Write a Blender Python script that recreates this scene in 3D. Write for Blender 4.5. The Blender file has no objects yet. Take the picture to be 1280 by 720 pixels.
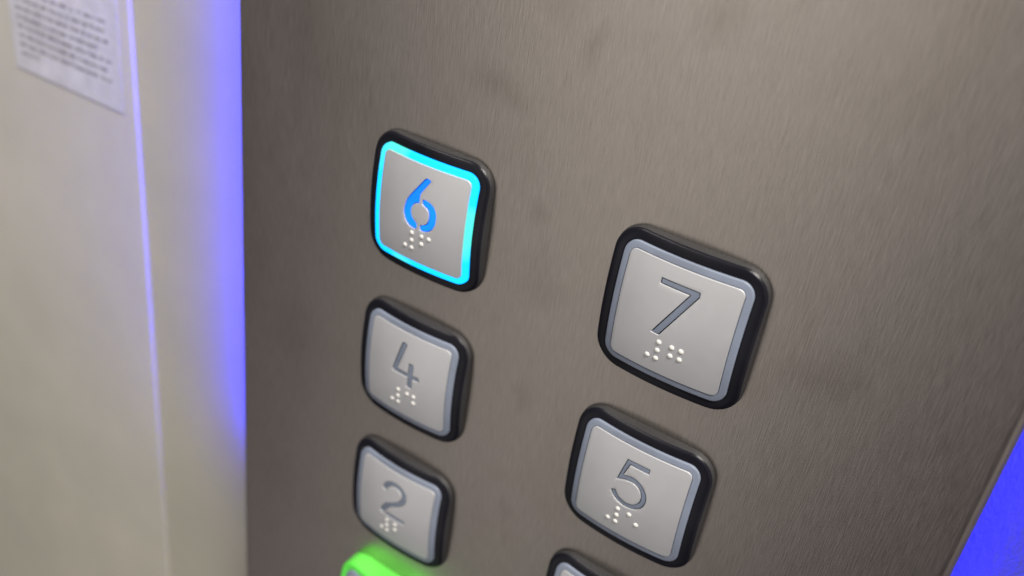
import bpy, bmesh, math, random
from mathutils import Vector, Matrix
random.seed(7)
U = 0.04                     # one button width in metres
Z0 = 1.20                    # height of the "6" button above the floor
PITCH, DX = 1.3475, 1.936    # button spacing
HF, K = 0.1378, 0.2294       # cap height and dome curvature
XL, XR = -1.949, 3.847       # faceplate edges
WZ = -0.80                   # back wall depth

scene = bpy.context.scene
C = scene.collection

def W(x, y, z=0.0):          # panel coordinates (right, up, out) to world
    return Vector((x * U, -z * U, y * U + Z0))
def L(x, y, z=0.0):          # the same without the height offset (local to a thing's empty)
    return Vector((x * U, -z * U, y * U))

# ---------------------------------------------------------------- materials
def mat(name):
    m = bpy.data.materials.new(name); m.use_nodes = True
    nt = m.node_tree; b = nt.nodes['Principled BSDF']
    return m, nt, b
def node(nt, t, **kw):
    n = nt.nodes.new(t)
    for k, v in kw.items():
        if hasattr(n, k): setattr(n, k, v)
        else: n.inputs[k].default_value = v
    return n
def math_(nt, op, a, b=None, clamp=False):
    n = nt.nodes.new('ShaderNodeMath'); n.operation = op; n.use_clamp = clamp
    for i, v in enumerate((a, b)):
        if v is None: continue
        if isinstance(v, (int, float)): n.inputs[i].default_value = v
        else: nt.links.new(v, n.inputs[i])
    return n.outputs[0]
def mapping(nt, scale, coord='Object'):
    tc = nt.nodes.new('ShaderNodeTexCoord'); mp = nt.nodes.new('ShaderNodeMapping')
    mp.inputs['Scale'].default_value = scale
    nt.links.new(tc.outputs[coord], mp.inputs[0]); return mp.outputs[0]
def noise(nt, scale3, sc=1.0, detail=2.0, rough=0.5, coord='Object'):
    n = nt.nodes.new('ShaderNodeTexNoise')
    n.inputs['Scale'].default_value = sc; n.inputs['Detail'].default_value = detail
    n.inputs['Roughness'].default_value = rough
    nt.links.new(mapping(nt, scale3, coord), n.inputs['Vector']); return n.outputs['Fac']
def ramp(nt, fac, stops):
    r = nt.nodes.new('ShaderNodeValToRGB'); e = r.color_ramp.elements
    while len(e) < len(stops): e.new(0.5)
    for el, (p, c) in zip(e, stops):
        el.position = p; el.color = (*c, 1) if len(c) == 3 else c
    nt.links.new(fac, r.inputs[0]); return r.outputs[0]
def bump(nt, h, strength, dist):
    b = nt.nodes.new('ShaderNodeBump'); b.inputs['Strength'].default_value = strength
    b.inputs['Distance'].default_value = dist
    nt.links.new(h, b.inputs['Height']); return b.outputs[0]
u = 1 / U

def make_steel():
    m, nt, b = mat('brushed_steel')
    grain = noise(nt, (95*u, 95*u, 5.5*u), 1, 4, 0.65)
    fine = noise(nt, (230*u, 230*u, 9*u), 1, 2, 0.6)
    smud = noise(nt, (0.9*u, 0.9*u, 0.7*u), 1, 4, 0.6)
    spots = noise(nt, (3.6*u, 3.6*u, 2.2*u), 1, 3, 0.5)
    g = math_(nt, 'ADD', math_(nt, 'MULTIPLY', grain, 0.65), math_(nt, 'MULTIPLY', fine, 0.35))
    base = ramp(nt, g, [(0.34, (0.475, 0.434, 0.39)), (0.66, (0.635, 0.582, 0.53))])
    mx = nt.nodes.new('ShaderNodeMixRGB'); mx.blend_type = 'MULTIPLY'; mx.inputs[0].default_value = 1
    nt.links.new(base, mx.inputs[1])
    dirt = math_(nt, 'ADD', math_(nt, 'MULTIPLY', smud, 0.6), math_(nt, 'MULTIPLY', spots, 0.4))
    nt.links.new(ramp(nt, dirt, [(0.34, (0.94, 0.93, 0.92)), (0.50, (1, 1, 1))]), mx.inputs[2])
    last = mx.outputs[0]
    # individual finger smudges and one painted shade patch: (x, y, rx, ry, tilt, depth)
    tc = nt.nodes.new('ShaderNodeTexCoord'); wob = nt.nodes.new('ShaderNodeTexNoise')
    wob.inputs['Scale'].default_value = 3.5*u; wob.inputs['Detail'].default_value = 3
    nt.links.new(tc.outputs['Object'], wob.inputs['Vector'])
    wv = nt.nodes.new('ShaderNodeVectorMath'); wv.operation = 'MULTIPLY_ADD'
    wv.inputs[1].default_value = (0.35*U,)*3; nt.links.new(wob.outputs['Color'], wv.inputs[0])
    nt.links.new(tc.outputs['Object'], wv.inputs[2])
    for x, y, rx, ry, a, d in SMUDGES_SHADE:
        mp = nt.nodes.new('ShaderNodeMapping'); mp.vector_type = 'TEXTURE'
        mp.inputs['Location'].default_value = ((x+.17)*U, 0.17*U, (y+.17)*U)
        mp.inputs['Rotation'].default_value = (0, a, 0)
        mp.inputs['Scale'].default_value = (rx*U, 5*U, ry*U)
        nt.links.new(wv.outputs[0], mp.inputs[0])
        gr = nt.nodes.new('ShaderNodeTexGradient'); gr.gradient_type = 'SPHERICAL'
        nt.links.new(mp.outputs[0], gr.inputs[0])
        f = math_(nt, 'MULTIPLY', math_(nt, 'POWER', gr.outputs['Fac'], 0.9), d*0.60, True)
        k = nt.nodes.new('ShaderNodeMixRGB'); k.blend_type = 'MULTIPLY'
        k.inputs[2].default_value = (0.55, 0.50, 0.47, 1)
        nt.links.new(f, k.inputs[0]); nt.links.new(last, k.inputs[1]); last = k.outputs[0]
    nt.links.new(last, b.inputs['Base Color'])
    b.inputs['Metallic'].default_value = 1.0
    r = math_(nt, 'ADD', 0.26, math_(nt, 'MULTIPLY', g, 0.12))
    nt.links.new(math_(nt, 'ADD', r, math_(nt, 'MULTIPLY', dirt, 0.06)), b.inputs['Roughness'])
    b.inputs['Anisotropic'].default_value = 0.4
    tg = nt.nodes.new('ShaderNodeCombineXYZ'); tg.inputs[0].default_value = 1.0
    nt.links.new(tg.outputs[0], b.inputs['Tangent'])
    nt.links.new(bump(nt, g, 0.46, 0.00012), b.inputs['Normal'])
    return m

def make_cap(name='satin_silver'):
    m, nt, b = mat(name)
    n1 = noise(nt, (60*u, 60*u, 60*u), 1, 3, 0.6); n2 = noise(nt, (2.2*u,)*3, 1, 3, 0.6)
    nt.links.new(ramp(nt, n2, [(0.3, (0.60, 0.61, 0.635)), (0.7, (0.66, 0.67, 0.695))]), b.inputs['Base Color'])
    b.inputs['Metallic'].default_value = 0.55
    nt.links.new(math_(nt, 'ADD', math_(nt, 'ADD', 0.36, math_(nt, 'MULTIPLY', n2, 0.20)), math_(nt, 'MULTIPLY', n1, 0.12)), b.inputs['Roughness'])
    nt.links.new(bump(nt, n1, 0.06, 0.00005), b.inputs['Normal'])
    return m

def make_plastic(name, col, rough, bstr=0.35, spec=0.5):
    m, nt, b = mat(name)
    n1 = noise(nt, (70*u,)*3, 1, 3, 0.7); n2 = noise(nt, (3*u,)*3, 1, 3, 0.6)
    c2 = tuple(min(1, v*1.25 + 0.002) for v in col)
    nt.links.new(ramp(nt, n2, [(0.35, col), (0.7, c2)]), b.inputs['Base Color'])
    nt.links.new(math_(nt, 'ADD', rough - 0.05, math_(nt, 'MULTIPLY', n1, 0.12)), b.inputs['Roughness'])
    b.inputs['Specular IOR Level'].default_value = spec
    nt.links.new(bump(nt, n1, bstr, 0.00012), b.inputs['Normal'])
    return m

def make_glow(name, dim, hot, strength):
    m, nt, b = mat(name)
    n = noise(nt, (3.4*u, 3.4*u, 3.4*u), 1, 1, 0.4)
    c = ramp(nt, n, [(0.47, dim), (0.64, hot)])
    b.inputs['Base Color'].default_value = (0.01, 0.03, 0.05, 1); b.inputs['Specular IOR Level'].default_value = 0.15
    b.inputs['Roughness'].default_value = 0.3
    nt.links.new(c, b.inputs['Emission Color']); b.inputs['Emission Strength'].default_value = strength
    return m

def make_laminate(name, a, c, bs=0.5, bd=0.0002):
    m, nt, b = mat(name)
    v = nt.nodes.new('ShaderNodeTexVoronoi'); v.feature = 'SMOOTH_F1'
    v.inputs['Scale'].default_value = 1; nt.links.new(mapping(nt, (26*u, 26*u, 14*u)), v.inputs['Vector'])
    n1 = noise(nt, (38*u, 38*u, 16*u), 1, 4, 0.65); n2 = noise(nt, (0.8*u,)*3, 1, 3, 0.55)
    nt.links.new(ramp(nt, n2, [(0.3, a), (0.7, c)]), b.inputs['Base Color'])
    b.inputs['Roughness'].default_value = 0.55
    h = math_(nt, 'ADD', math_(nt, 'MULTIPLY', v.outputs['Distance'], 0.5), n1)
    nt.links.new(bump(nt, h, bs, bd), b.inputs['Normal'])
    return m

# smudges, and painted shade right of the 7 button, in panel coordinates
SMUDGES_SHADE = [(0.42, 1.02, 0.34, 0.20, 0.2, 0.55), (1.02, 1.42, 0.10, 0.28, 0.35, 0.55), (0.80, 1.62, 0.20, 0.16, 0, 0.3),
           (-1.25, 1.0, 0.5, 0.5, 0, 0.25), (0.86, 0.30, 0.14, 0.12, 0, 0.5), (0.95, -0.15, 0.22, 0.30, 0, 0.35),
           (2.80, -0.05, 0.32, 0.22, -0.5, 0.55), (0.98, -1.1, 0.10, 0.22, 0.2, 0.4), (0.35, -2.6, 0.3, 0.25, 0, 0.3),
           (-1.2, -1.6, 0.35, 0.5, 0, 0.25), (1.75, 1.75, 0.12, 0.22, 0.3, 0.4), (1.0, -2.2, .08, .18, 0, .45)]
M_STEEL = make_steel()
M_CAP = make_cap()
M_BLACK = make_plastic('black_plastic', (0.008, 0.008, 0.012), 0.24, 0.15, 0.16)
M_SIDE = make_plastic('matte_textured_plastic', (0.020, 0.020, 0.022), 0.55, 1.0, 0.5)
M_SIDE_G = make_plastic('green_matte_plastic', (0.13, 0.70, 0.08), 0.55, 0.6, 0.4)
M_GREEN = make_plastic('green_plastic', (0.12, 0.80, 0.08), 0.35)
M_RING = make_plastic('grey_blue_diffuser', (0.195, 0.225, 0.295), 0.35, 0.08)
M_DOT = make_plastic('white_braille', (0.70, 0.69, 0.66), 0.35, 0.05)
M_NUM = make_plastic('number_diffuser', (0.155, 0.185, 0.25), 0.22, 0.05, 0.6)
M_CYAN = make_glow('cyan_lit_ring', (0.001, 0.40, 1.0), (0.05, 0.46, 0.40), 2.3)
M_BLUE = make_glow('blue_lit_number', (0.0, 0.13, 1.0), (0.0, 0.16, 1.0), 2.0)
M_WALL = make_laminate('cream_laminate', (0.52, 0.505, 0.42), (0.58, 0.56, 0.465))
M_WALL_SHADE = make_laminate('shade_dark_laminate', (0.085, 0.085, 0.13), (0.10, 0.10, 0.15), 0.8, 0.0003)  # base colour darkened to stand in for weaker warm light on this wall
M_PAPER = make_plastic('paper', (0.56, 0.56, 0.60), 0.7, 0.05)
M_INK = make_plastic('ink', (0.11, 0.11, 0.14), 0.6, 0.05)
M_DARK = make_plastic('dark_backing', (0.02, 0.02, 0.022), 0.6, 0.1)
def make_led():
    m, nt, b = mat('blue_led')
    b.inputs['Base Color'].default_value = (0.1, 0.1, 0.4, 1)
    b.inputs['Emission Color'].default_value = (0.001, 0.001, 1.0, 1)
    b.inputs['Emission Strength'].default_value = LED
    return m
LED = 50.0
M_LED = make_led()

# ---------------------------------------------------------------- helpers
def link(name, me, m, parent=None, loc=(0, 0, 0), smooth=30):
    o = bpy.data.objects.new(name, me); C.objects.link(o)
    if m is not None and not me.materials:
        for q_ in (m if isinstance(m, tuple) else (m,)): me.materials.append(q_)
    o.location = loc
    if parent: o.parent = parent
    if smooth:
        me.shade_smooth() if hasattr(me, 'shade_smooth') else None
        me.set_sharp_from_angle(angle=math.radians(smooth))
    return o
def from_bm(bm, name):
    bmesh.ops.recalc_face_normals(bm, faces=bm.faces)
    me = bpy.data.meshes.new(name); bm.to_mesh(me); bm.free(); return me
def tag(o, label=None, cat=None, group=None, kind=None):
    for k, v in (('label', label), ('category', cat), ('group', group), ('kind', kind)):
        if v: o[k] = v
    return o
def empty(name, loc):
    o = bpy.data.objects.new(name, None); o.empty_display_size = 0.01
    C.objects.link(o); o.location = loc; return o
def dome(x, y): return HF - K * (x*x + y*y)
def rsq(h, r, n=10, m=14):
    """rounded square, counter-clockwise, fixed point count so loops can be lofted"""
    r = max(r, 1e-4); pts = []
    for cx, cy, a0 in ((1, 1, 0), (-1, 1, 90), (-1, -1, 180), (1, -1, 270)):
        arc = []
        for i in range(n + 1):
            t = math.radians(a0 + 90 * i / n)
            arc.append((cx*(h-r) + r*math.cos(t), cy*(h-r) + r*math.sin(t)))
        pts += arc
        t1 = math.radians(a0 + 90)
        nx, ny = {0: (-1, 1), 90: (-1, -1), 180: (1, -1), 270: (1, 1)}[a0]
        e0 = arc[-1]; t = math.radians(a0 + 90)
        e1 = (nx*(h-r) + r*math.cos(t), ny*(h-r) + r*math.sin(t))
        for i in range(1, m):
            pts.append((e0[0] + (e1[0]-e0[0])*i/m, e0[1] + (e1[1]-e0[1])*i/m))
    return pts
def loft(loops, cap_last=False):
    """loops: (half size, corner radius, function z(x,y))"""
    bm = bmesh.new(); prev = None
    for h, r, zf in loops:
        cur = [bm.verts.new(L(x, y, zf(x, y))) for x, y in rsq(h, r)]
        if prev:
            n = len(cur)
            for i in range(n):
                bm.faces.new((prev[i], prev[(i+1) % n], cur[(i+1) % n], cur[i]))
        prev = cur
    if cap_last: bm.faces.new(prev)
    return bm
D = lambda dz: (lambda x, y: dome(x, y) + dz)
def rnd(pts, r):
    """round the corners of a polygon; r is one radius or one per vertex"""
    out = []; n = len(pts)
    for i in range(n):
        a, p, c = Vector(pts[i-1]), Vector(pts[i]), Vector(pts[(i+1) % n])
        ri = r[i] if isinstance(r, (list, tuple)) else r
        d0, d1 = (a-p), (c-p)
        t = min(ri, d0.length*0.49, d1.length*0.49)
        p0 = p + d0.normalized()*t; p1 = p + d1.normalized()*t
        for k in range(5):
            s = k/4; out.append(tuple(p0*(1-s)**2 + p*2*s*(1-s) + p1*s*s))
    return out
def catmull(pts, closed=False, m=6):
    out = []; n = len(pts)
    for i in range(n - 1):
        p0 = Vector(pts[max(i-1, 0)]); p1 = Vector(pts[i]); p2 = Vector(pts[i+1]); p3 = Vector(pts[min(i+2, n-1)])
        for k in range(m):
            t = k/m
            out.append(0.5*((2*p1) + (p2-p0)*t + (2*p0-5*p1+4*p2-p3)*t*t + (3*p1-p0-3*p2+p3)*t**3))
    out.append(Vector(pts[-1])); return out
def stroke(pts, w, w_end=None):
    """outline of a constant-width stroke along a smooth centre line"""
    c = catmull(pts); left, right = [], []
    for i, p in enumerate(c):
        d = (c[min(i+1, len(c)-1)] - c[max(i-1, 0)]).normalized(); nrm = Vector((-d.y, d.x))
        left.append(tuple(p + nrm*w/2)); right.append(tuple(p - nrm*w/2))
    return left + right[::-1]
def softends(poly, r=0.008):
    n = len(poly); h = n//2
    rr = [0.0005]*n
    for i in (0, h-1, h, n-1): rr[i] = r
    return rnd(poly, rr)

DIGITS = {
 '7': [rnd([(-.128, .273), (.126, .273), (.129, .240), (-.057, -.095), (-.112, -.092), (.067, .231), (-.128, .233)],
           [.006, .012, .006, .004, .004, .003, .006])],
 '4': [rnd([(-.056, .272), (-.040, .288), (-.012, .286), (-.004, .272), (-.066, .050), (.033, .050), (.033, .130), (.041, .139), (.072, .139), (.080, .130), (.080, .050),
            (.132, .050), (.140, .043), (.140, .018), (.132, .011), (.080, .011), (.080, -.070), (.072, -.078), (.041, -.078), (.033, -.070), (.033, .011), (-.108, .011), (-.118, .030)], .008)],
 '5': [rnd([(-.062, .275), (.104, .275), (.104, .236), (-.034, .236), (-.062, .147)] +
           [tuple(v) for v in catmull([(-.062, .147), (.010, .162), (.075, .138), (.118, .088), (.133, .030), (.118, -.035), (.075, -.076), (.010, -.094), (-.055, -.082), (-.102, -.050), (-.126, -.012)], m=4)[1:]] +
           [tuple(v) for v in catmull([(-.093, .008), (-.070, -.022), (-.038, -.044), (.008, -.055), (.052, -.044), (.082, -.014), (.092, .028), (.080, .074), (.050, .106), (.010, .119), (-.050, .110), (-.104, .088)], m=4)],
           .003)],
 '2': [softends(stroke([(-.098, .165), (-.082, .214), (-.038, .248), (.020, .254), (.072, .234), (.104, .190), (.098, .138), (.060, .092), (.005, .056), (-.045, .024), (-.082, -.026), (-.101, -.080)], .046)),
       rnd([(-.060, -.052), (.133, -.052), (.133, -.093), (-.066, -.093)], .006)],
 '6': [rnd([(.018, .280), (.030, .289), (.056, .289), (.068, .275), (.060, .262), (.0, .170), (-.002, .155), (-.001, .098)] +
           [tuple(v) for v in catmull([(-.012, .096), (-.046, .078), (-.066, .040), (-.064, .004), (-.044, -.030), (-.010, -.056)], m=4)] +
           [(-.006, -.070), (-.008, -.094), (-.022, -.104)] +
           [tuple(v) for v in catmull([(-.040, -.103), (-.078, -.092), (-.112, -.058), (-.130, -.005), (-.122, .062), (-.096, .120), (-.050, .185), (.018, .280)], m=4)][:-1], .003),
       rnd([(.022, .128), (.032, .138)] +
           [tuple(v) for v in catmull([(.045, .139), (.090, .128), (.128, .100), (.147, .052), (.144, -.012), (.120, -.062), (.080, -.092), (.034, -.100)], m=4)] +
           [(.022, -.092), (.021, -.064), (.030, -.054)] +
           [tuple(v) for v in catmull([(.048, -.050), (.074, -.030), (.088, .004), (.088, .045), (.072, .076), (.034, .094)], m=4)] + [(.023, .104)], .003)],
}
BRAILLE = {  # dots of the letter after the number sign
 '7': (1, 2, 4, 5), '6': (1, 2, 4), '5': (1, 5), '4': (1, 4, 5), '2': (1, 2)}

def area2(p): return sum(p[i-1][0]*p[i][1] - p[i][0]*p[i-1][1] for i in range(len(p)))
def curve_mesh(polys, holes, thick, bev, offset=0.0):
    cu = bpy.data.curves.new('outline', 'CURVE'); cu.dimensions = '2D'; cu.fill_mode = 'BOTH'
    cu.extrude = max(thick/2 - bev, 1e-5); cu.bevel_depth = bev; cu.bevel_resolution = 2; cu.offset = offset
    for p, hole in [(q, False) for q in polys] + [(q, True) for q in holes]:
        if (area2(p) < 0) != hole: p = p[::-1]
        q = []
        for a in p:
            if not q or (Vector(a)-Vector(q[-1])).length > 1e-4: q.append(a)
        s = cu.splines.new('POLY'); s.points.add(len(q)-1); s.use_cyclic_u = True
        for pt, (x, y) in zip(s.points, q): pt.co = (x, y, 0, 1)
    ob = bpy.data.objects.new('outline', cu); C.objects.link(ob)
    bpy.context.view_layer.update()
    me = bpy.data.meshes.new_from_object(ob)
    bpy.data.objects.remove(ob); bpy.data.curves.remove(cu)
    return me
def domed(me, top, thick, step=0.05, lim=0.4):
    """cut a flat curve mesh into a fine grid, bend it over the dome; its upper face ends at dome+top"""
    bm = bmesh.new(); bm.from_mesh(me)
    bmesh.ops.remove_doubles(bm, verts=bm.verts, dist=1e-5)
    k = int(lim/step)
    for ax in (0, 1):
        for i in range(-k, k+1):
            co = [0, 0, 0]; no = [0, 0, 0]; co[ax] = i*step + 0.0013; no[ax] = 1
            bmesh.ops.bisect_plane(bm, geom=bm.verts[:]+bm.edges[:]+bm.faces[:], plane_co=co, plane_no=no, dist=1e-6)
    for v in bm.verts:
        x, y, z = v.co
        v.co = L(x, y, dome(x, y) + top + z - thick/2)
    return from_bm(bm, 'cap')

# shared meshes
R5 = 0.186
def bezel_mesh(up=0.0):
    wall = [(0.494, R5, lambda x, y: -0.004), (0.500, R5, lambda x, y: 0.006)]
    loops = wall + [(0.4955, R5-.003, D(-0.0145)), (0.4935, R5-.005, D(-0.0115)), (0.4835, R5-.012, D(-0.0020)), (0.4805, R5-.015, D(-0.0005)),
             (0.476, R5-.019, D(0.000)), (0.466, R5-.027, D(0.0)), (0.452, 0.135, D(-0.0025)), (0.432, 0.112, D(-0.0055)),
             (0.4265, 0.104, D(-0.0070)), (0.4225, 0.100, D(-0.0095)), (0.4205, 0.098, D(-0.012)), (0.4195, 0.097, D(-0.030))]
    loops = wall + [(h, r, (lambda x, y, f=f: f(x, y) + up)) for h, r, f in loops[2:]]
    me = from_bm(loft(loops), 'bezel')
    n = len(rsq(0.5, R5))
    for p in me.polygons: p.material_index = 1 if p.index < 3*n else 0
    return me
def ring_mesh():
    loops = [(0.4185, 0.096, D(-0.024)), (0.4185, 0.096, D(0.0010)), (0.4165, 0.094, D(0.0035)), (0.412, 0.090, D(0.0045)), (0.376, 0.055, D(0.0010)),
             (0.374, 0.054, D(-0.0065)), (0.350, 0.03, D(-0.0105)), (0.350, 0.03, D(-0.022))]
    return from_bm(loft(loops), 'ring')
def plate_mesh(d):
    t = 0.014; bev = 0.0030
    outer = rsq(0.3706, 0.044, 8, 1)
    me = curve_mesh([outer], DIGITS.get(d, []), t, bev, -bev)
    return domed(me, 0.0080, t)
def inlay_mesh(d):
    me = curve_mesh(DIGITS[d], [], 0.010, 0.0012, -0.0012 - 0.0062)
    return domed(me, 0.0010, 0.008)
def backing_mesh():
    bm = loft([(0.345, 0.03, D(-0.018)), (0.2, 0.02, D(-0.018)), (0.05, 0.005, D(-0.018))], True)
    return from_bm(bm, 'backing')
def dot_mesh():
    bm = bmesh.new(); rings = []
    for a in (0, 18, 36, 54, 72):
        r = 0.0180*math.cos(math.radians(a)); z = 0.0110*math.sin(math.radians(a)) - 0.002
        rings.append([bm.verts.new(L(r*math.cos(t*math.pi/10), r*math.sin(t*math.pi/10), z)) for t in range(20)])
    for A, B in zip(rings, rings[1:]):
        for i in range(20): bm.faces.new((A[i], A[(i+1) % 20], B[(i+1) % 20], B[i]))
    bm.faces.new(rings[-1]); return from_bm(bm, 'dot')
BEZEL, RING, DOT = bezel_mesh(), ring_mesh(), dot_mesh()
RAISE = 0.10
BEZEL_G, RING_LIT = bezel_mesh(RAISE), RING.copy()

GROUP = 'square floor buttons on the steel plate'
def button(d, col, row, label, lit=False, green=False):
    t = empty('floor_button', W(col*DX, -row*PITCH, 0.0))
    tag(t, label, 'button', GROUP)
    link('bezel', BEZEL_G if green else BEZEL, (M_GREEN, M_SIDE_G) if green else (M_BLACK, M_SIDE), t, smooth=35)
    lift = (0, -RAISE*U if green else 0, 0)
    link('light_ring', RING_LIT if lit else RING, M_CYAN if lit else M_RING, t, lift, smooth=40)
    link('button_plate', plate_mesh(d), M_CAP, t, lift, smooth=25)
    if d:
        n = link('number', inlay_mesh(d), M_BLUE if lit else M_NUM, t, smooth=30)
        ax, by = -0.044, -0.141; s = 0.0610
        pos = [(ax-s+.001, by-2*s), (ax, by), (ax, by-s), (ax, by-2*s)]
        for k in BRAILLE[d]:
            pos.append((ax + 0.087 + (s if k > 3 else 0), by - ((k-1) % 3)*s))
        for x, y in pos:
            o = link('braille_dot', DOT, M_DOT, t, smooth=60)
            o.location = L(x, y, dome(x, y) + 0.0080)
            nv = Vector((2*K*x, -1, 2*K*y)).normalized()
            o.rotation_mode = 'QUATERNION'; o.rotation_quaternion = Vector((0, -1, 0)).rotation_difference(nv)
    return t
button('6', 0, 0, 'pressed button 6 with glowing cyan border and bright blue numeral', lit=True)
button('4', 0, 1, 'unlit black-rimmed button 4 directly below the glowing cyan button')
button('2', 0, 2, 'unlit black-rimmed button 2 with braille, just above the green-rimmed button')
button('7', 1, 0, 'unlit black-rimmed button 7, the largest and highest of the right column')
button('5', 1, 1, 'unlit black-rimmed button 5 directly below button 7')
button(None, 1, 2, 'black-rimmed button below button 5, cut off by the bottom of the photo')
button(None, 0, 3, 'bright green-rimmed button below button 2, only its top corner in view', green=True)

# ---------------------------------------------------------------- the steel control panel
def slab(x0, x1, y0, y1, z0, z1, bev=0.0, seg=4, only_front=True):
    bm = bmesh.new()
    vs = [bm.verts.new(L(x, y, z)) for x in (x0, x1) for y in (y0, y1) for z in (z0, z1)]
    for f in ((0,1,3,2), (4,6,7,5), (0,4,5,1), (2,3,7,6), (0,2,6,4), (1,5,7,3)):
        bm.faces.new([vs[i] for i in f])
    bmesh.ops.recalc_face_normals(bm, faces=bm.faces)
    if bev:
        zf = -max(z0, z1)*U
        es = [e for e in bm.edges if all(abs(v.co.y - zf) < 1e-7 for v in e.verts)]
        bmesh.ops.bevel(bm, geom=es, offset=bev*U, segments=seg, profile=0.5, affect='EDGES')
    return from_bm(bm, 'slab')
panel = empty('control_panel', W(0, 0, 0))
tag(panel, 'tall brushed stainless steel control panel holding all the lift buttons', 'control panel')
link('faceplate', slab(XL, XR, -9, 5.5, -0.16, 0.0, 0.065, 6), M_STEEL, panel, smooth=30)
link('back_box', slab(XL+0.75, XR-0.75, -8.5, 5.0, WZ+0.002, -0.161), M_DARK, panel, smooth=0)
LEDY = -4.0
link('led_strip', slab(XL-0.46, XL-0.36, LEDY, 5.0, -0.64, -0.45), M_LED, panel, smooth=0)
link('led_strip', slab(XR-0.32, XR-0.22, LEDY, 5.0, -0.64, -0.45), M_LED, panel, smooth=0)
link('led_bracket', slab(XL-0.359, XL+0.749, LEDY-.05, 5.0, -0.68, -0.46), M_DARK, panel, smooth=0)
link('led_bracket', slab(XR-0.749, XR-0.321, LEDY-.05, 5.0, -0.62, -0.48), M_DARK, panel, smooth=0)

# ---------------------------------------------------------------- walls behind
SX = -4.30
wall = link('back_wall', slab(SX+0.035, 1.499, -20, 16, WZ-0.3, WZ, 0.008, 3), M_WALL, None, W(0, 0, 0), 30)
tag(wall, 'smooth cream wall strip with a blue glow, left of the steel panel', 'wall', None, 'structure')
rw = link('side_wall', slab(1.5, 22, -20, 16, WZ-0.3, WZ, 0.008, 3), M_WALL_SHADE, None, W(0, 0, 0), 30)
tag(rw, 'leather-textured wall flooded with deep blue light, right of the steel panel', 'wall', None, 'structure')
PT = 0.038
lw = link('wall_panel', slab(-22, SX, -20, 16, WZ-0.3, WZ+PT, 0.012, 4), M_WALL, None, W(0, 0, 0), 30)
tag(lw, 'cream wall panel left of the seam, carrying the printed notice', 'wall panel')

# ---------------------------------------------------------------- printed notice
nx0, nx1, ny0, ny1 = -6.30, -4.47, -0.80, 3.4
notice = empty('notice', W(nx0, ny0, WZ+PT))
tag(notice, 'white paper notice with lines of small grey print, stuck on cream wall', 'notice')
bm = bmesh.new(); NX, NY = 10, 20
grid = [[None]*(NY+1) for _ in range(NX+1)]
def curl(a, b): return 0.010 + 0.010*math.sin(a*2.2+.4)*math.sin(b*1.3)
for i in range(NX+1):
    for j in range(NY+1):
        x = (nx1-nx0)*i/NX; y = (ny1-ny0)*j/NY
        grid[i][j] = bm.verts.new(L(x, y, curl(x, y)))
for i in range(NX):
    for j in range(NY):
        bm.faces.new((grid[i][j], grid[i+1][j], grid[i+1][j+1], grid[i][j+1]))
r = bmesh.ops.extrude_face_region(bm, geom=bm.faces[:])
for v in r['geom']:
    if isinstance(v, bmesh.types.BMVert): v.co.y -= 0.003*U
link('sheet', from_bm(bm, 'sheet'), M_PAPER, notice, smooth=30)
bm = bmesh.new()
def q(x0, y0, x1, y1):
    vs = [bm.verts.new(L(x, y, curl(x, y) + 0.0045)) for x, y in ((x0, y0), (x1, y0), (x1, y1), (x0, y1))]
    bm.faces.new(vs)
y = 0.17; lens = [0.30, 1.50, 1.50, 1.52, 1.18, 1.55, 1.44, 1.42, 0.62, 1.53, 1.40, 1.20, 1.52, 1.0, 1.5, 1.45, 1.3]
for n, ln in enumerate(lens*2):
    if y > ny1 - ny0 - .2: break
    x = 0.13
    while x < 0.13 + ln:
        nl = random.randint(2, 8)
        for k in range(nl):
            w = random.uniform(.018, .026); hgt = random.choice((.038, .038, .056))
            q(x, y, x+.007, y+hgt)
            q(x+.008, y+random.choice((0, .016, .031)), x+w, y+random.choice((0, .016, .031))+.0075) if False else None
            t0 = random.choice((0.0, .015, .030)); q(x+.0072, y+t0, x+w-.0072, y+t0+.008)
            if random.random() < .7: q(x+w-.007, y, x+w, y+.038)
            x += w + .008
        x += .028
    y += 0.098 + (0.05 if n in (7,) else 0)
link('printed_text', from_bm(bm, 'print'), M_INK, notice, smooth=0)

# ---------------------------------------------------------------- camera (solved from the photograph)
R = ((0.82053822, 0.13005114, -0.55660015), (0.3695122, -0.86362566, 0.34294526), (-0.43609375, -0.48707024, -0.75669335))
CC = (3.50961401, 2.78585346, 4.8081227)
def dv(v): return Vector((v[0], -v[2], v[1]))
ax, ay, az = dv(R[0]), -dv(R[1]), -dv(R[2])
cam_d = bpy.data.cameras.new('camera'); cam = bpy.data.objects.new('camera', cam_d); C.objects.link(cam)
mw = Matrix((ax, ay, az)).transposed().to_4x4(); mw.translation = W(*CC)
cam.matrix_world = mw
cam_d.sensor_width = 36; cam_d.lens = 36*1.1671*1000/1280
cam_d.clip_start = 0.005; cam_d.clip_end = 50
cam_d.dof.use_dof = True; cam_d.dof.aperture_fstop = 8.8
foc = Vector(CC) - Vector((1.5, 0.1, 0.1))
cam_d.dof.focus_distance = abs(sum(a*b for a, b in zip(R[2], foc)))*U
scene.camera = cam

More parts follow.
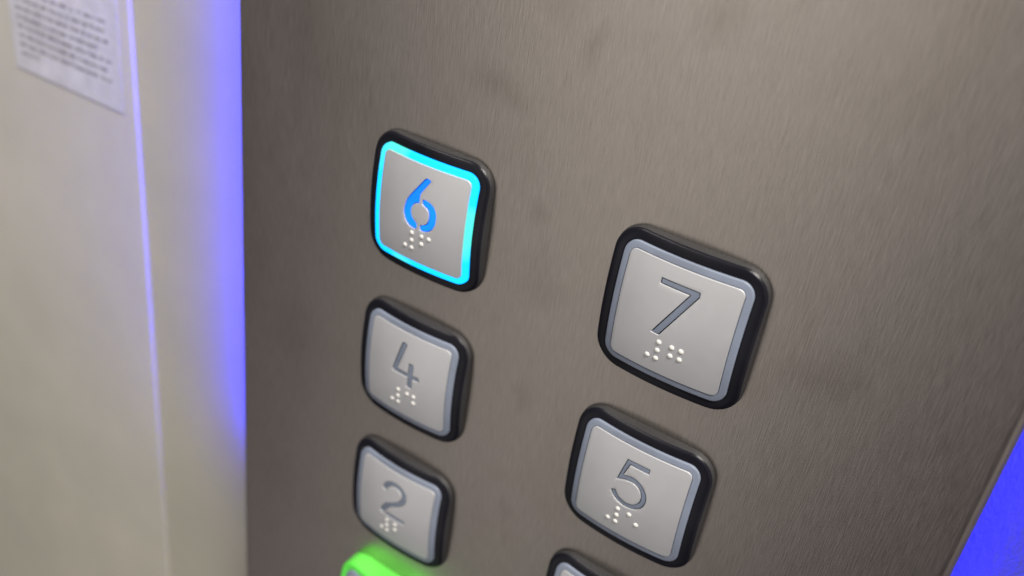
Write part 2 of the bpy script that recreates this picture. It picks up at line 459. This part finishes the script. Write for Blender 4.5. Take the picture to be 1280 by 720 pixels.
# ---------------------------------------------------------------- light
def area(name, loc, target, sx, sy, power, col, spread=180):
    l = bpy.data.lights.new(name, 'AREA'); l.shape = 'RECTANGLE'; l.size = sx; l.size_y = sy
    l.energy = power; l.color = col; l.spread = math.radians(spread)
    o = bpy.data.objects.new(name, l); C.objects.link(o); o.location = loc
    o.rotation_euler = (Vector(target) - Vector(loc)).to_track_quat('-Z', 'Y').to_euler(); return o
area('ceiling_light', (0.60, -0.42, Z0+0.96), (0.04, -0.1, Z0), 0.36, 0.36, 21.5, (1.0, 0.95, 0.88))
area('ceiling_light', (-0.40, -0.50, Z0+0.86), (0.0, -0.0, Z0-.1), 0.60, 0.12, 3.2, (1.0, 0.95, 0.88))

w = bpy.data.worlds.new("World"); scene.world = w; w.use_nodes = True
nt = w.node_tree; bg = nt.nodes['Background']
tc = nt.nodes.new('ShaderNodeTexCoord')
sp = nt.nodes.new('ShaderNodeSeparateXYZ'); nt.links.new(tc.outputs['Generated'], sp.inputs[0])
# soft room light: an added tall bright band for the steel to reflect, dimmer towards the floor and the far right
fx = ramp(nt, math_(nt, 'MULTIPLY', math_(nt, 'ADD', sp.outputs[0], 1), 0.5), [(0.19, (0, 0, 0)), (0.31, (1, 1, 1)), (0.37, (1, 1, 1)), (0.51, (0.0, 0.0, 0.0)), (0.80, (0.0, 0.0, 0.0)), (0.92, (0.25, 0.25, 0.25))])
fy = math_(nt, 'ADD', math_(nt, 'MULTIPLY', sp.outputs[1], -1.0, True), 0.15, True)
fz = ramp(nt, math_(nt, 'MULTIPLY', math_(nt, 'ADD', sp.outputs[2], 1), 0.5), [(0.08, (0.25,)*3), (0.35, (0.6,)*3), (0.52, (1, 1, 1)), (0.8, (1, 1, 1))])
am = math_(nt, 'MULTIPLY', math_(nt, 'MULTIPLY', fx, fy), fz)
mixc = nt.nodes.new('ShaderNodeMixRGB'); nt.links.new(am, mixc.inputs[0])
mixc.inputs[1].default_value = (0.037, 0.032, 0.042, 1); mixc.inputs[2].default_value = (1.40, 1.32, 1.24, 1)
sd = ramp(nt, sp.outputs[0], [(0.62, (0, 0, 0)), (0.90, (0.30, 0.27, 0.245))])  # added brightness from the right, for the faceplate's rounded edge
ad = nt.nodes.new('ShaderNodeMixRGB'); ad.blend_type = 'ADD'; ad.inputs[0].default_value = 1
nt.links.new(mixc.outputs[0], ad.inputs[1]); nt.links.new(sd, ad.inputs[2])
nt.links.new(ad.outputs[0], bg.inputs['Color']); bg.inputs['Strength'].default_value = 1.0

vs = scene.view_settings
vs.view_transform = 'Standard'; vs.look = 'None'; vs.exposure = 0; vs.gamma = 1
scene.cycles.max_bounces = 8; scene.cycles.use_denoising = True
